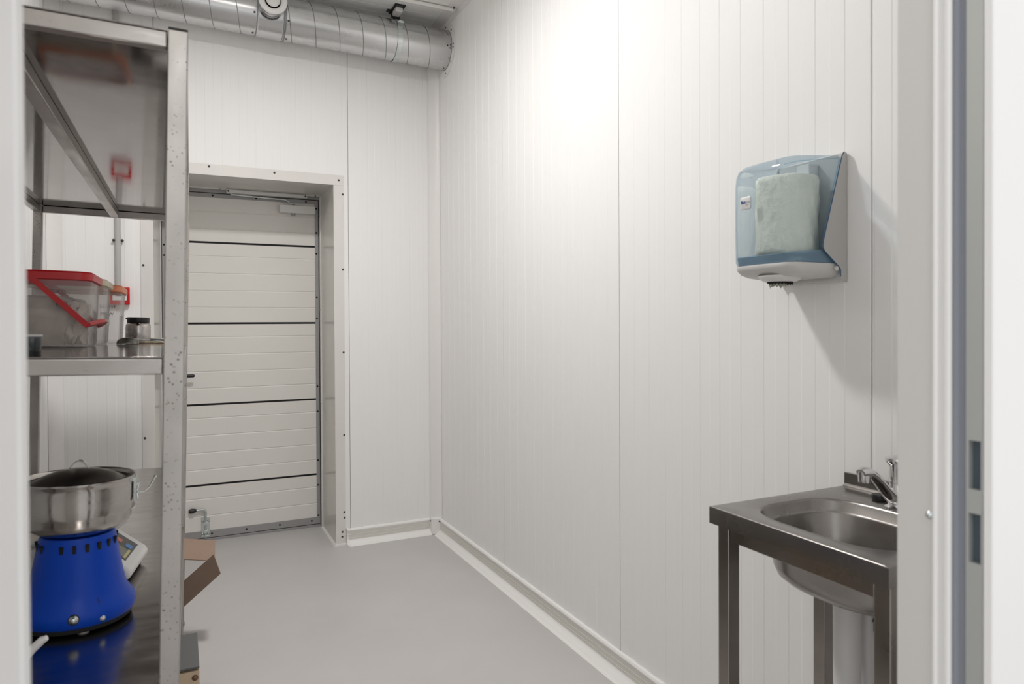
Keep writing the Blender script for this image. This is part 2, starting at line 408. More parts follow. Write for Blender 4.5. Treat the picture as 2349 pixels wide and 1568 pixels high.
# fixed frame
PB().box(OX0-.02, LX0-.024, DY-.02, DY+.05, 0, 2.10).box(LX1+.026, OX1+.03, DY-.02, DY+.05, 0, 2.10).box(LX0-.024, LX1+.026, DY-.012, DY+.05, 2.033, 2.10).box(LX0-.024, LX1+.026, DY-.002, DY+.05, 0.0, .014).objd('frame', ALU, door, bevel=.001)
# reveal lining of folded sheet
ln = PB()
ln.hexa([(OX1, YB-.001, 0), (OX1+.004, YB-.001, 0), (OX1+.008, DY-.02, 0), (OX1+.002, DY-.02, 0), (OX1, YB-.001, OZ), (OX1+.004, YB-.001, OZ), (OX1+.008, DY-.02, OZ+.008), (OX1+.002, DY-.02, OZ+.008)])
ln.hexa([(OX0-.004, YB-.001, 0), (OX0, YB-.001, 0), (OX0+.026, DY-.02, 0), (OX0+.02, DY-.02, 0), (OX0-.004, YB-.001, OZ), (OX0, YB-.001, OZ), (OX0+.026, DY-.02, OZ+.008), (OX0+.02, DY-.02, OZ+.008)])
ln.hexa([(OX0, YB-.001, OZ), (OX1, YB-.001, OZ), (OX1+.004, DY-.02, OZ+.008), (OX0+.02, DY-.02, OZ+.008), (OX0, YB-.001, OZ+.004), (OX1, YB-.001, OZ+.004), (OX1+.004, DY-.02, OZ+.012), (OX0+.02, DY-.02, OZ+.012)])
lno = ln.objd('reveal_lining', LINING, door, smooth=False)
PB().box(OX1-.004, OX1+.003, DY-.045, DY-.02, 0, OZ+.006).box(OX0+.018, OX0+.027, DY-.045, DY-.02, 0, OZ+.006).box(OX0+.02, OX1, DY-.032, DY-.02, OZ-.000, OZ+.008).objd('lining_edge', CREAM, door)
for z in (1.92, 1.66, 1.35, .78, .42, .16): screw(lno, Vector((OX1-.0045, DY-.034, z))-DO, (-1, 0, 0), .004, ZINC)
for x in (.23, .30, .69, .77): screw(lno, Vector((x, DY-.04, OZ+.003))-DO, (0, 0, -1), .004)
# walls of the recess behind the lining (masonry depth, keeps outside light away)
st(MB().box(OX1+.012, OX1+.12, YB+.121, DY+.10, 0, 2.3).box(OX0-.12, OX0-.006, YB+.121, DY+.10, 0, 2.3).box(OX0-.006, OX1+.012, YB+.121, DY+.10, OZ+.055, 2.3).box(OX0-.006, OX1+.012, DY+.052, DY+.10, 0, OZ+.055).obj('wall_recess', BACKING, smooth=False))
# flat casing on the room side
cs = PB().box(OX1, OX1+.056, YB-.0042, YB-.0016, 0.008, OZ+.004).box(OX0-.057, OX0, YB-.0042, YB-.0016, .008, OZ+.004).box(OX0-.057, OX1+.056, YB-.0058, YB-.0030, OZ, OZ+.057).objd('casing', CREAM, door, smooth=False)
for p in ((.155, 2.094), (.482, 2.090), (.829, 2.078), (.852, 2.00), (.850, 1.573), (.850, 1.101), (.850, .63), (.848, .19), (.849, .158), (.836, .078), (.835, .050),
          (-.155, 1.567), (-.155, .69), (-.155, 2.02)):
    screw(cs, Vector((p[0], YB-.0045 if p[1] < 2.06 else YB-.006, p[1]))-DO, (0, -1, 0), .0042)
PB().box(OX1-.006, OX1+.058, YB-.012, YB-.001, 0.0002, .012).add([(OX1-.010, YB-.016, .0002), (OX1+.003, YB-.004, .0002), (OX1+.003, DY-.03, .0002), (OX1-.008, DY-.03, .0002), (OX1+.001, YB-.01, .018), (OX1+.003, YB-.004, .018), (OX1+.003, DY-.03, .012), (OX1+.001, DY-.03, .012)], [(0, 1, 2, 3), (4, 5, 6, 7), (0, 1, 5, 4), (0, 3, 7, 4), (3, 2, 6, 7)]).objd('sealant_bead', SEAL, door)
# lever handle
hd = PB().box(-.045, -.012, DY-.008, DY, .90, 1.10).objd('handle_plate', BLACK, door, bevel=.003)
h = PB().tube([(-.028, DY-.006, .971), (-.028, DY-.045, .971), (-.020, DY-.055, .971), (.02, DY-.057, .971), (.078, DY-.056, .971), (.084, DY-.055, .971)], [.010, .010, .010, .0095, .0095, .006], 12).objd('lever', BLACK, hd)
# bolt at the foot of the door
bo = PB().box(.114, .158, DY-.006, DY-.003, .024, .140).objd('bolt_plate', ZINC, door, bevel=.001)
for x in (.121, .151):
    for z in (.118, .045): screw(bo, Vector((x, DY-.006, z))-DO, (0, -1, 0), .005, ZINC)
PB().tube([(.136, DY-.016, .020), (.136, DY-.016, .172), (.134, DY-.016, .182), (.128, DY-.016, .188), (.085, DY-.018, .188)], .0068, 12).objd('bolt_rod', ZINC, bo)
PB().tube([(.088, DY-.018, .188), (.082, DY-.018, .188), (.066, DY-.018, .187), (.052, DY-.018, .186), (.046, DY-.018, .186)], [.008, .0105, .0145, .0125, .006], 14).objd('bolt_knob', BLACK, bo)
PB().box(.126, .147, DY-.026, DY-.006, .052, .068).box(.126, .147, DY-.026, DY-.006, .10, .112).tube([(.126, DY-.022, .034), (.147, DY-.022, .036)], .004, 8).objd('bolt_guide', ZINC, bo, bevel=.001)
# overhead closer: body on the leaf, track on the frame, arm between
clo = PB().box(.560, .768, DY-.052, DY-.003, 1.938, 1.984).objd('closer_body', SILVER, door, bevel=.002)
PB().lathe([(.0001, -.016), (.010, -.014), (.014, -.006), (.014, 0.001)], (.640, DY-.028, 1.938), 16).objd('spindle_cap', ALU, clo)
PB().cyl((.640, DY-.028, 1.984), (.640, DY-.028, 1.994), .009, n=14).objd('spindle', ALU, clo)
tr = PB().box(.262, .722, DY-.045, DY-.013, 2.033, 2.053).objd('closer_track', SILVER, door, bevel=.0015)
screw(tr, Vector((.273, DY-.045, 2.043))-DO, (0, -1, 0), .004); screw(tr, Vector((.711, DY-.045, 2.043))-DO, (0, -1, 0), .004)
PB().tube([(.645, DY-.03, 1.997), (.625, DY-.033, 1.998), (.612, DY-.036, 2.006), (.60, DY-.038, 2.013), (.585, DY-.040, 2.016), (.40, DY-.040, 2.021), (.292, DY-.040, 2.025), (.285, DY-.036, 2.033)], .0045, 8).objd('closer_arm', ZINC, clo)

# ------------------------------------------------------------------ near door frame (the doorway we look through)
d2 = st(empty('door_2', ((FX0+FX1)/2, YF0, 0))); D2 = Vector(((FX0+FX1)/2, YF0, 0))
def dd(b, *a, **k): return b.objd(*a, origin=D2, **k)
rj = dd(PB().box(FX1, FX1+.012, .4835, YF1+.003, 0, 2.10), 'jamb', JAMB, d2, bevel=.0015)
dd(PB().prism([(FX1+.012, .4635), (FX1-.001, .4635), (FX1-.0035, .4655), (FX1-.0035, .4680), (FX1-.001, .4705), (FX1-.001, .4775), (FX1-.003, .4795), (FX1-.003, .4820), (FX1, .4835), (FX1+.012, .4835)], 'z', 0, 2.10), 'jamb_bead', TRIM, rj)
dd(PB().box(FX1+.004, FX1+.012, .4485, .4635, 0, 2.10).prism([(FX1+.004, .4565), (FX1+.001, .4580), (FX1+.001, .4620), (FX1+.004, .4635)], 'z', 0, 2.1), 'gasket', GASKET, rj)
xx = FX1+.0005; sp = PB()
ys_ = [YF0, .4335, .4455, .4485]; zs_ = [0, 1.016, 1.068, 1.093, 1.144, 2.10]
for i in range(3):
    for j in range(5):
        if i == 1 and j in (1, 3): continue
        sp.add([(xx, ys_[i], zs_[j]), (xx, ys_[i+1], zs_[j]), (xx, ys_[i+1], zs_[j+1]), (xx, ys_[i], zs_[j+1])], [(0, 3, 2, 1)])
for j in (1, 3):
    a_, b_, c_, d_ = ys_[1], ys_[2], zs_[j], zs_[j+1]
    sp.add([(xx, a_, c_), (xx, b_, c_), (xx, b_, d_), (xx, a_, d_), (xx+.008, a_, c_), (xx+.008, b_, c_), (xx+.008, b_, d_), (xx+.008, a_, d_)], [(0, 1, 5, 4), (1, 2, 6, 5), (2, 3, 7, 6), (3, 0, 4, 7)])
sp = dd(sp, 'strike_plate', STRIKE, rj, smooth=False, fix=False)
dd(PB().box(FX1+.008, FX1+.0115, .433, .446, 1.016, 1.068), 'latch_hole', HOLE, rj, smooth=False)
dd(PB().box(FX1+.008, FX1+.0115, .433, .446, 1.093, 1.144), 'latch_hole', HOLE, rj, smooth=False)
screw(rj, Vector((FX1, .4870, 1.055))-D2, (-1, 0, 0), .0032, ZINC)
dd(PB().box(FX1-.0008, FX1+.10, YF0-.010, YF0-.0005, 0, 2.20).box(FX0-.10, FX0, YF0-.010, YF0-.0005, 0, 2.20).box(FX0-.10, FX1+.10, YF0-.010, YF0-.0005, 2.10, 2.20), 'casing', TRIM, d2, bevel=.0015)
lj = dd(PB().box(FX0-.012, FX0, YF0-.0005, YF1+.003, 0, 2.10), 'jamb', JAMBW, d2, bevel=.0015)
dd(PB().box(FX0-.002, FX0+.0014, .494, .503, 0, 2.10), 'jamb_bead', JAMBW, lj, bevel=.001)
dd(PB().box(FX0-.012, FX1+.012, YF0-.0005, YF1+.003, 2.10, 2.12), 'head', TRIM, d2)

# ------------------------------------------------------------------ ceiling lamp (above the frame)
la = tag(empty('ceiling_light', (LX, LY, ZC)), 'round white flush ceiling lamp in the middle of the room', 'lamp')
MB().lathe([(.16, 0), (.16, -.045), (.150, -.055), (.135, -.055)], n=48).obj('housing', WHITEP, la)
MB().lathe([(.0001, -.060), (.10, -.058), (.134, -.052)], n=48).obj('diffuser', DIFF, la)

# ------------------------------------------------------------------ spiral duct
DYC, DZC, DR = 3.812, 2.848, .109
du = tag(empty('spiral_duct', (XR, DYC, DZC)), 'galvanised spiral ventilation duct along the back wall under the ceiling', 'duct')
du.rotation_euler = (0, .0205, 0)      # hangs with a slight fall towards the right wall
def dloc(x): return x-XR
b = MB(); b.lathe([(DR, dloc(.508)), (DR, -.002)], n=64, axis='x'); b.obj('pipe', GALV, du)
b = MB(); b.lathe([(DR, dloc(XL+.001)), (DR, dloc(.378))], n=64, axis='x'); b.obj('pipe', GALV, du)
# spiral lock seam
def seam(x0, x1, ph):
    pts = []; n = 40; pitch = .126; x = x0
    k = 0
    while x < x1:
        th = 2*math.pi*(x-ph)/pitch
        pts.append((x-XR, DR*1.004*math.cos(th), DR*1.004*math.sin(th))); x += pitch/n
    return MB().tube(pts, .0018, 6)
seam(.515, 1.398, .5885).obj('lock_seam', GALVD, du); seam(XL+.004, .372, .5885).obj('lock_seam', GALVD, du)
sd = MB().lathe([(DR+.001, dloc(.372)), (DR+.0055, dloc(.374)), (DR+.0055, dloc(.380)), (DR+.003, dloc(.384)), (DR+.003, dloc(.502)), (DR+.0055, dloc(.505)), (DR+.0055, dloc(.509)), (DR+.002, dloc(.511)), (DR+.0055, dloc(.513)), (DR+.0055, dloc(.517)), (DR+.001, dloc(.519))], n=64, axis='x').obj('tee_coupling', GALV, du, ang=20)
for xx in (.3765, .5055, .5155):
    MB().lathe([(DR+.0052, dloc(xx-.002)), (DR+.0072, dloc(xx-.001)), (DR+.0072, dloc(xx+.001)), (DR+.0052, dloc(xx+.002))], n=64, axis='x').obj('coupling_ring', GALVD, sd)
for xx, th in ((.362, 200), (.362, 262), (.527, 205), (.527, 262)):
    a = R(th); n = (0, math.cos(a), math.sin(a)); screw(sd, (xx-XR, DR*math.cos(a), DR*math.sin(a)), n, .004)
# end collar on the right wall
fl = MB().lathe([(.0001+DR, -.004), (.152, -.004), (.152, -.0012)], n=64, axis='x').obj('wall_flange', TRIM, du, smooth=False); fl.rotation_euler = (0, -.0205, 0)
for th in (95, 182, 190, 268, 140, 225):
    a = R(th); screw(fl, (-.004, .131*math.cos(a), .131*math.sin(a)), (-1, 0, 0), .0036)
MB().lathe([(DR+.001, -.006), (DR+.003, -.0045)], n=64, axis='x').obj('collar_edge', GALVD, fl)
for th, x in ((182, -.012), (192, -.012), (186, -.03), (262, -.02)):
    a = R(th); screw(fl, (x, DR*math.cos(a), DR*math.sin(a)), (0, math.cos(a), math.sin(a)), .003)
# branch stub with round supply valve
VX = .437
el = R(0); vd = Vector((0, -math.cos(el), -math.sin(el)))
vo = Vector((VX, DYC, DZC+.013))
va = tag(empty('air_valve', tuple(vo+vd*(DR+.004))), 'white round supply air valve on a short branch of the duct', 'vent')
q = vd.to_track_quat('Z', 'Y'); va.rotation_euler = q.to_euler()
MB().lathe([(.053, -.028), (.052, .0), (.052, .030), (.0535, .034), (.052, .038), (.052, .052), (.0535, .056), (.052, .060), (.052, .094)], n=40).obj('branch', GALV, va, ang=60)
MB().lathe([(.0545, -.014), (.0565, -.008), (.0545, -.002)], n=40).obj('branch_seal', GALVD, va)
MB().lathe([(.052, .092), (.061, .094), (.0680, .097), (.0680, .101), (.063, .105), (.052, .106), (.042, .102), (.037, .092), (.036, .072)], n=48).obj('valve_rim', WHITEP, va, ang=50)
MB().lathe([(.037, .074), (.0001, .073)], n=40).obj('valve_throat', RUBBER, va)
MB().lathe([(.0001, .112), (.012, .1115), (.022, .109), (.030, .105), (.0330, .101), (.031, .098), (.01, .096)], n=40).obj('valve_disc', WHITEP, va, ang=60)
# hanger
HX = 1.115
ha = tag(empty('duct_hanger', (HX, DYC, ZC)), 'metal strap hanger with white buffer holding the duct to the ceiling', 'bracket')
hz = DZC+.006-ZC
MB().lathe([(DR+.0025, -.013), (DR+.0045, -.0125), (DR+.0045, .0125), (DR+.0025, .013)], (0, 0, hz), n=56, axis='x').obj('strap', ZINC, ha)
MB().box(-.012, .012, -.126, -.108, hz+.055, hz+.067).cyl((-.016, -.119, hz+.061), (.018, -.119, hz+.061), .0045, n=8).obj('strap_clamp', ZINC, ha, bevel=.001)
MB().cyl((0, 0, hz+DR+.002), (0, 0, -.022), .004, n=8).cyl((0, 0, hz+DR+.002), (0, 0, hz+DR+.018), .008, n=6).obj('rod', SCREW, ha)
# bracket against the ceiling, in front of the duct so it shows
MB().box(-.03, .03, -.115, .02, -.008, -.0015).box(-.05, -.03, -.03, .0, -.008, -.002).obj('bracket', BLACK, ha, bevel=.001)
MB().box(-.020, .020, -.095, -.020, -.034, -.008).obj('buffer', WHITEP, ha, bevel=.004)
MB().box(-.01, .01, -.09, -.03, -.009, -.0075).obj('buffer_seat', BLACK, ha)
MB().box(-.024, .024, -.116, -.096, -.012, -.003).obj('end_plate', BLACK, ha, bevel=.001)
MB().box(-.024, .024, -.021, -.002, -.040, -.008).obj('end_plate', BLACK, ha, bevel=.001)
# ceiling conduit
cc = tag(empty('ceiling_conduit', (.3, 3.615, ZC-.014)), 'thin white conduit pipe running across the ceiling panels', 'pipe')
MB().cyl((-.85, 0, 0), (1.100, 0, 0), .010, n=16).obj('pipe', TRIM, cc)
MB().box(1.082, 1.094, -.013, .013, -.013, .012).obj('clip', WHITEP, cc, bevel=.001)
screw(cc, (1.088, -.016, .004), (0, -.3, -1), .005)
# wall conduit and call point on the back wall
wc = tag(empty('wall_conduit', (-.2645, YB, 1.46)), 'grey vertical conduit pipe dropping to the red call point', 'pipe')
MB().cyl((0, -.0175, -.008), (0, -.0175, 1.38), .0125, n=20).obj('pipe', GREYP, wc)
for z in (.225, .95):
    MB().box(-.022, .022, -.020, -.003, z-.008, z+.008).obj('clip', GREYP, wc, bevel=.002)
    screw(wc, (-.019, -.02, z), (0, -1, 0), .005); screw(wc, (.019, -.02, z), (0, -1, 0), .005)
al = tag(empty('call_point', (-.259, YB-.0015, 1.409)), 'red square fire call point on the back wall', 'alarm')
MB().box(-.0435, .0435, -.030, 0, -.0435, .0435).obj('case', RED, al, bevel=.004)
MB().box(-.031, .031, -.0335, -.0295, -.022, .019).obj('window', WHITEP, al, bevel=.001)
MB().box(-.016, .014, -.035, -.0333, .000, .004).box(.018, .028, -.035, -.0333, .0, .003).obj('arrows', INK, al)
MB().box(-.043, .034, -.036, -.030, -.040, -.030).obj('lip', RED, al, bevel=.001)

# ------------------------------------------------------------------ steel rack (leans slightly)
W_, L_, T_ = .55, 2.0, .030
rack = tag(empty('steel_rack', (-.0171, 1.234, 0), (0, 0, 0)), 'tall stainless steel shelving rack with rust spots against the left wall', 'shelving')
MR = Matrix.Rotation(-.0145, 4, 'Z') @ Matrix.Rotation(-.009, 4, 'X') @ Matrix.Rotation(.021, 4, 'Y')
MR.translation = Vector((-.0171, 1.234, 0)); rack.matrix_world = MR; MI = MR.inverted()
for y in (0, 1.0-.0, L_-T_):
    for x in (-W_, -T_):
        zb = .009*y+.021*x+.012
        leg = MB().box(x, x+T_, y, y+T_, zb, 1.7455).obj('leg', RACK, rack, bevel=.0022, seg=3)
        MB().box(x+.0005, x+T_-.0005, y+.0005, y+T_-.0005, 1.7455, 1.749).obj('end_cap', BLACK, leg, bevel=.001)
        MB().cyl((x+.015, y+.015, zb-.010), (x+.015, y+.015, zb+.004), .017, n=16).obj('foot', BLACK, leg)
SHELF2 = steel('worn_shelf_steel', (.40, .375, .355), .19, scale=(2, 6, 1), rvar=.15, spots=.1, dirt=.08)
def shelf(z, sm=None):
    a = .0026
    p = MB()
    x0, x1, y0, y1 = -W_+.001, -.001, .001, L_-.001
    poly = [(x0+T_, y0), (x1-T_, y0), (x1-T_, y0+T_), (x1, y0+T_), (x1, 1.0-a), (x1-T_, 1.0-a), (x1-T_, 1.03+a), (x1, 1.03+a), (x1, y1-T_), (x1-T_, y1-T_), (x1-T_, y1), (x0+T_, y1), (x0+T_, y1-T_), (x0, y1-T_),
            (x0, 1.03+a), (x0+T_, 1.03+a), (x0+T_, 1.0-a), (x0, 1.0-a), (x0, y0+T_), (x0+T_, y0+T_)]
    s = p.prism(poly, 'z', z-.0022, z).obj('shelf', sm or SHELF, rack, bevel=.0006)
    MB().box(x0+T_, x1-T_, y0, y0+.022, z-.029, z-.0024).obj('beam', BEAM, s, bevel=.0025)
    MB().box(x0+T_, x1-T_, y1-.022, y1, z-.029, z-.0024).obj('beam', BEAM, s, bevel=.0025)
    for xx in (x0, x1-.022):
        for ya, yb in ((y0+T_, 1.0-a), (1.03+a, y1-T_)): MB().box(xx, xx+.022, ya, yb, z-.029, z-.0024).obj('beam', BEAM, s, bevel=.0025)
    MB().box(-W_/2-.015, -W_/2+.015, y0+.022, y1-.022, z-.029, z-.0024).obj('stringer', BEAM, s, bevel=.0025)
    return s
ZT, ZM, ZLO = 1.7435, 1.2168, .6865
shelf(ZT); shelf(ZM); shelf(ZLO, SHELF2); shelf(.16)
def onrack(o, X, Y, zl, rz=0.0, dz=0.0):
    p = MI @ Vector((X, Y, zl+.0)); p.z = zl+dz
    # correct for lean: find local point whose world XY is (X, Y)
    for _ in range(4):
        wv = MR @ p; p.x += X-wv.x; p.y += Y-wv.y
    o.matrix_world = MR @ Matrix.Translation(p) @ Matrix.Rotation(rz, 4, 'Z'); return o

# ---- grinder on the lower shelf
gr = onrack(tag(empty('grinder'), 'blue countertop grinder with a lidded steel bowl on the lower shelf', 'appliance'), -.1855, 1.61, ZLO)
ft = MB().lathe([(.0001, .003), (.092, .003), (.096, .006), (.097, .014), (.094, .016)], n=48).obj('base_ring', RUBBER, gr)
for t in (-75, 45, 165):
    MB().cyl((.078*math.cos(R(t)), .078*math.sin(R(t)), .0), (.078*math.cos(R(t)), .078*math.sin(R(t)), .005), .010, n=12).obj('foot', WHITEP, gr)
hs = MB().lathe([(.09, .014), (.0985, .014), (.1015, .019), (.1025, .030), (.1000, .040), (.0885, .056), (.0835, .068), (.078, .095), (.0725, .125), (.068, .152), (.0655, .166), (.063, .172), (.02, .173)], n=64).obj('motor_housing', BLUE, gr, ang=50)
for k in range(16):
    t = R(-178+k*22.5/1.25); r = .0672
    if k % 7 == 3: continue
    c = Vector((r*math.cos(t), r*math.sin(t), .149)); rad = Vector((math.cos(t), math.sin(t), -.18)).normalized(); tan = Vector((-math.sin(t), math.cos(t), 0)); upv = tan.cross(rad)*-1
    hx = []
    for dz in (-.012, .012):
        for a, b2 in ((-1, -1), (1, -1), (1, 1), (-1, 1)): hx.append(tuple(c+tan*.003*a+rad*.0022*b2+upv*dz))
    MB().hexa(hx).obj('vent_slot', RUBBER, hs, smooth=False)  # black box standing proud; the dark of the slot is its colour
# recess notch, switch plate and screws on the flare
def onflare(t, z, r): return Vector((r*math.cos(R(t)), r*math.sin(R(t)), z))
for t, z, r, nm, rr in ((-86, .033, .1022, 'screw', .0062), (-59, .024, .1022, 'screw', .004)):
    a = R(t); screw(hs, onflare(t, z, r), (math.cos(a), math.sin(a), .05), rr, ZINC)
a = R(-86); MB().cyl(onflare(-86, .033, .098), onflare(-86, .033, .1032), .0095, n=16).obj('screw_recess', RUBBER, hs)
n0 = onflare(-60, .062, .0870); n1 = onflare(-55.5, .0275, .1026); n2 = onflare(-63.5, .0275, .1026)
MB().add([n0+Vector((0, 0, .0)), n1, n2], [(0, 1, 2)]).add([n0*.97, n1*.97, n2*.97], [(0, 2, 1)]).obj('notch', mat('notch_blue', (.001, .008, .16), .5), hs, smooth=False)
bw = MB().lathe([(.0001, .1745), (.052, .1735), (.066, .1765), (.079, .185), (.0885, .198), (.094, .216), (.095, .232), (.0955, .262), (.0965, .274), (.0990, .277), (.0990, .281), (.0960, .282), (.0930, .278), (.0925, .2), (.088, .19), (.0001, .185)], n=64).obj('bowl', BOWLM, gr, ang=45)
ld = MB().lathe([(.0915, .270), (.0900, .2745), (.084, .2725), (.078, .2755), (.060, .285), (.040, .292), (.020, .2955), (.0001, .2965)], n=56).obj('lid', steel('lid_steel', (.24, .225, .21), .33, scale=(1, 1, 1), rvar=.1), bw, ang=50)
pts = [(-.019+.038*i/10, .000, .2925+.021*math.sin(math.pi*i/10)**.8) for i in range(11)]
hv = []; 
for i, p in enumerate(pts):
    tx = .0007
    hv.append([(p[0], p[1]-.006, p[2]), (p[0], p[1]+.006, p[2]), (p[0], p[1]+.006, p[2]-.0028), (p[0], p[1]-.006, p[2]-.0028)])
MB().rings(hv, True, True, True).obj('lid_handle', BOWLM, bw)
# clamp on the right
cl = MB().box(.0965, .1005, -.014, .012, .226, .270).box(.094, .101, -.017, .015, .266, .2745).obj('clamp_plate', ZINC, bw, bevel=.001)
MB().tube([(.101, -.012, .258), (.1065, -.012, .262), (.108, .0, .262), (.1065, .012, .262), (.101, .012, .24), (.103, .010, .226)], .0016, 8).obj('clamp_wire', ZINC, bw)
MB().tube([(.103, .0, .240), (.114, .012, .238), (.124, .028, .245), (.131, .045, .258), (.134, .052, .262)], [.0015, .0015, .0015, .0018, .003], 8).obj('clamp_lever', ZINC, bw)
# white cord of the grinder
cdo = Vector((-.0495, -.24, 0))
MB().tube([cdo+Vector(q_) for q_ in [(.038, -.012, .064), (.032, -.010, .061), (.018, -.006, .047), (.004, -.005, .028), (-.006, -.006, .010), (-.020, -.004, .0062), (-.06, .02, .0062), (-.12, .08, .0062), (-.14, .20, .0062), (-.02, .235, .010)]], [.0045, .0065, .0068, .006, .0055, .005, .004, .004, .004, .004], 12).obj('power_cord', WHITEP, gr, label='white power cord')

# ---- kitchen scale behind the grinder
sc = onrack(tag(empty('kitchen_scale'), 'white electronic weighing scale with slanted keypad behind the blue grinder', 'scale'), -.100, 1.765, ZLO, R(-8))
prof = [(0.0, .016), (.0, .030), (-.006, .040), (-.070, .088), (-.080, .094), (-.20, .094), (-.215, .085), (-.215, .014), (-.20, .010), (-.012, .010)]
MB().prism(prof, 'y', 0, .185).obj('body', WHITEP, sc, bevel=.010, ang=40, seg=4)
MB().box(-.20, -.014, .012, .173, .003, .012).obj('underside', RUBBER, sc)
for xx in (-.19, -.025):
    for yy in (.02, .165): MB().cyl((xx, yy, 0), (xx, yy, .006), .010, n=12).obj('foot', BLACK, sc)
sdir = Vector((-.064, 0, .048)).normalized(); snrm = Vector((.048, 0, .064)).normalized()
def plate(u0, u1, y0, y1, h, m, nm, par):
    o = Vector((-.006, 0, .040))
    q = [o+sdir*u0+Vector((0, y0, 0)), o+sdir*u1+Vector((0, y0, 0)), o+sdir*u1+Vector((0, y1, 0)), o+sdir*u0+Vector((0, y1, 0))]
    q = [a+snrm*(h*.2) for a in q]
    return MB().slab([tuple(a) for a in q][::-1], h).obj(nm, m, par, smooth=False)
kp = plate(.014, .078, .028, .150, .0010, PANELDK, 'keypad', sc)
plate(.022, .060, .036, .085, .0016, LCD, 'display', kp)
plate(.018, .024, .034, .090, .0018, KEYY, 'key_row', kp)
plate(.020, .036, .098, .120, .0018, KEYB, 'key', kp)
plate(.048, .062, .104, .124, .0018, KEYR, 'key', kp)
plate(.066, .074, .036, .120, .0016, KEYY, 'key_row', kp)
MB().box(-.21, -.085, .025, .16, .094, .100).obj('platform', ZINC, sc, bevel=.002)
# steel bowl behind the scale at the wall side and white bowl on the scale
wbw = onrack(tag(empty('white_bowl'), 'white plastic bowl standing on the weighing scale', 'bowl'), -.199, 1.845, ZLO, 0, .1005)
MB().lathe([(.0001, .002), (.045, .002), (.048, .0), (.055, .002), (.086, .024), (.098, .044), (.1025, .058), (.1050, .060), (.1045, .063), (.0990, .062), (.080, .026), (.05, .006), (.0001, .005)], n=48).obj('shell', PALEGREY, wbw, ang=50)
sb = onrack(tag(empty('steel_bowl'), 'small steel bowl at the left behind the blue grinder', 'bowl'), -.375, 2.08, ZLO)
MB().lathe([(.0001, .001), (.04, .001), (.055, .008), (.066, .03), (.068, .075), (.072, .077), (.072, .079), (.066, .079), (.064, .03), (.05, .01), (.0001, .006)], n=40).obj('shell', BOWLM, sb, ang=50)

# ---- plastic tubs on the middle shelf
def rrect(cx, cy, hx, hy, r, z, n=6):
    o = []
    for sx, sy, a0 in ((1, 1, 0), (-1, 1, 90), (-1, -1, 180), (1, -1, 270)):
        for i in range(n+1):
            a = R(a0+90*i/n); o.append((cx+sx*(hx-r)+r*math.cos(a), cy+sy*(hy-r)+r*math.sin(a), z))
    return o
def tub(name, label, X, Y, hx, hy, H, lidm, lidh, m=TUB, fill=.6, stack=None, group='plastic food tubs on the middle shelf'):
    t = onrack(tag(empty(name), label, 'container', group), X, Y, ZM)
    rings = [rrect(0, 0, hx*.90, hy*.90, .02, .0015), rrect(0, 0, hx*.94, hy*.94, .03, .010), rrect(0, 0, hx*.965, hy*.965, .032, H*.75), rrect(0, 0, hx*.985, hy*.985, .034, H-lidh)]
    MB().rings(rings, True, True, False).obj('body', m, t, ang=50)
    lid = [rrect(0, 0, hx, hy, .034, H-lidh), rrect(0, 0, hx+.004, hy+.004, .036, H-lidh+.002), rrect(0, 0, hx+.004, hy+.004, .036, H-.004), rrect(0, 0, hx, hy, .033, H), rrect(0, 0, hx-.003, hy-.003, .032, H)]
    ll = MB().rings(lid, True, False, False).obj('lid_rim', lidm, t, ang=40)
    MB().rings([rrect(0, 0, hx-.003, hy-.003, .032, H), rrect(0, 0, hx-.012, hy-.012, .028, H), rrect(0, 0, hx-.0142, hy-.0142, .026, H-.006), rrect(0, 0, hx-.03, hy-.03, .02, H-.0068)], True, False, True).obj('lid_panel', TUB, ll, fix=False)
    if fill:
        rg = random.Random(len(name)+int(Y*100)); v = []
        for j in range(9):
            z = .006+(H-lidh-.008)*fill*j/8; s = .84+.05*j/8
            if j == 8: s *= .55
            rr = rrect(0, 0, hx*s, hy*s, .03, z, 8)
            v.append([(p[0]*(1-rg.random()*.17), p[1]*(1-rg.random()*.17), p[2]+rg.uniform(-.004, .004)*(0 < j)) for p in rr])
        MB().rings(v, True, True, True).obj('contents', FLOURBAG, t, ang=70)
    return t
t1_ = tub('food_tub', 'clear square tub with red lid and red bail handle, nearest on the middle shelf', -.300, 2.022, .114, .122, .178, REDLID, .0215, fill=.78)
MB().cyl((.0, -.128, .155), (.0, -.116, .155), .007, n=12).obj('pivot', RED, t1_); MB().cyl((.0, .116, .155), (.0, .128, .155), .007, n=12).obj('pivot', RED, t1_)
def bail():
    b = MB()
    P = [(0.0, .158), (.110, .052)]
    for sy in (-1, 1):
        y0, y1 = sy*.124, sy*.129
        d = Vector((P[1][0]-P[0][0], P[1][1]-P[0][1])).normalized(); n = Vector((-d.y, d.x))*.0062
        a, c = Vector(P[0]), Vector(P[1])
        b.hexa([((a+n).x, y0, (a+n).y), ((a-n).x, y0, (a-n).y), ((a-n).x, y1, (a-n).y), ((a+n).x, y1, (a+n).y), ((c+n).x, y0, (c+n).y), ((c-n).x, y0, (c-n).y), ((c-n).x, y1, (c-n).y), ((c+n).x, y1, (c+n).y)])
    pts = []
    for i in range(13):
        t = i/12; y = -.127+.254*t; pts.append([(.106+.020*math.sin(math.pi*t), y, .046+.008*math.sin(math.pi*t)), (.118+.020*math.sin(math.pi*t), y, .052+.010*math.sin(math.pi*t)), (.114+.020*math.sin(math.pi*t), y, .060+.010*math.sin(math.pi*t)), (.103+.020*math.sin(math.pi*t), y, .053+.008*math.sin(math.pi*t))])
    b.rings(pts, True, True, True); return b
bail().obj('bail_handle', RED, t1_)
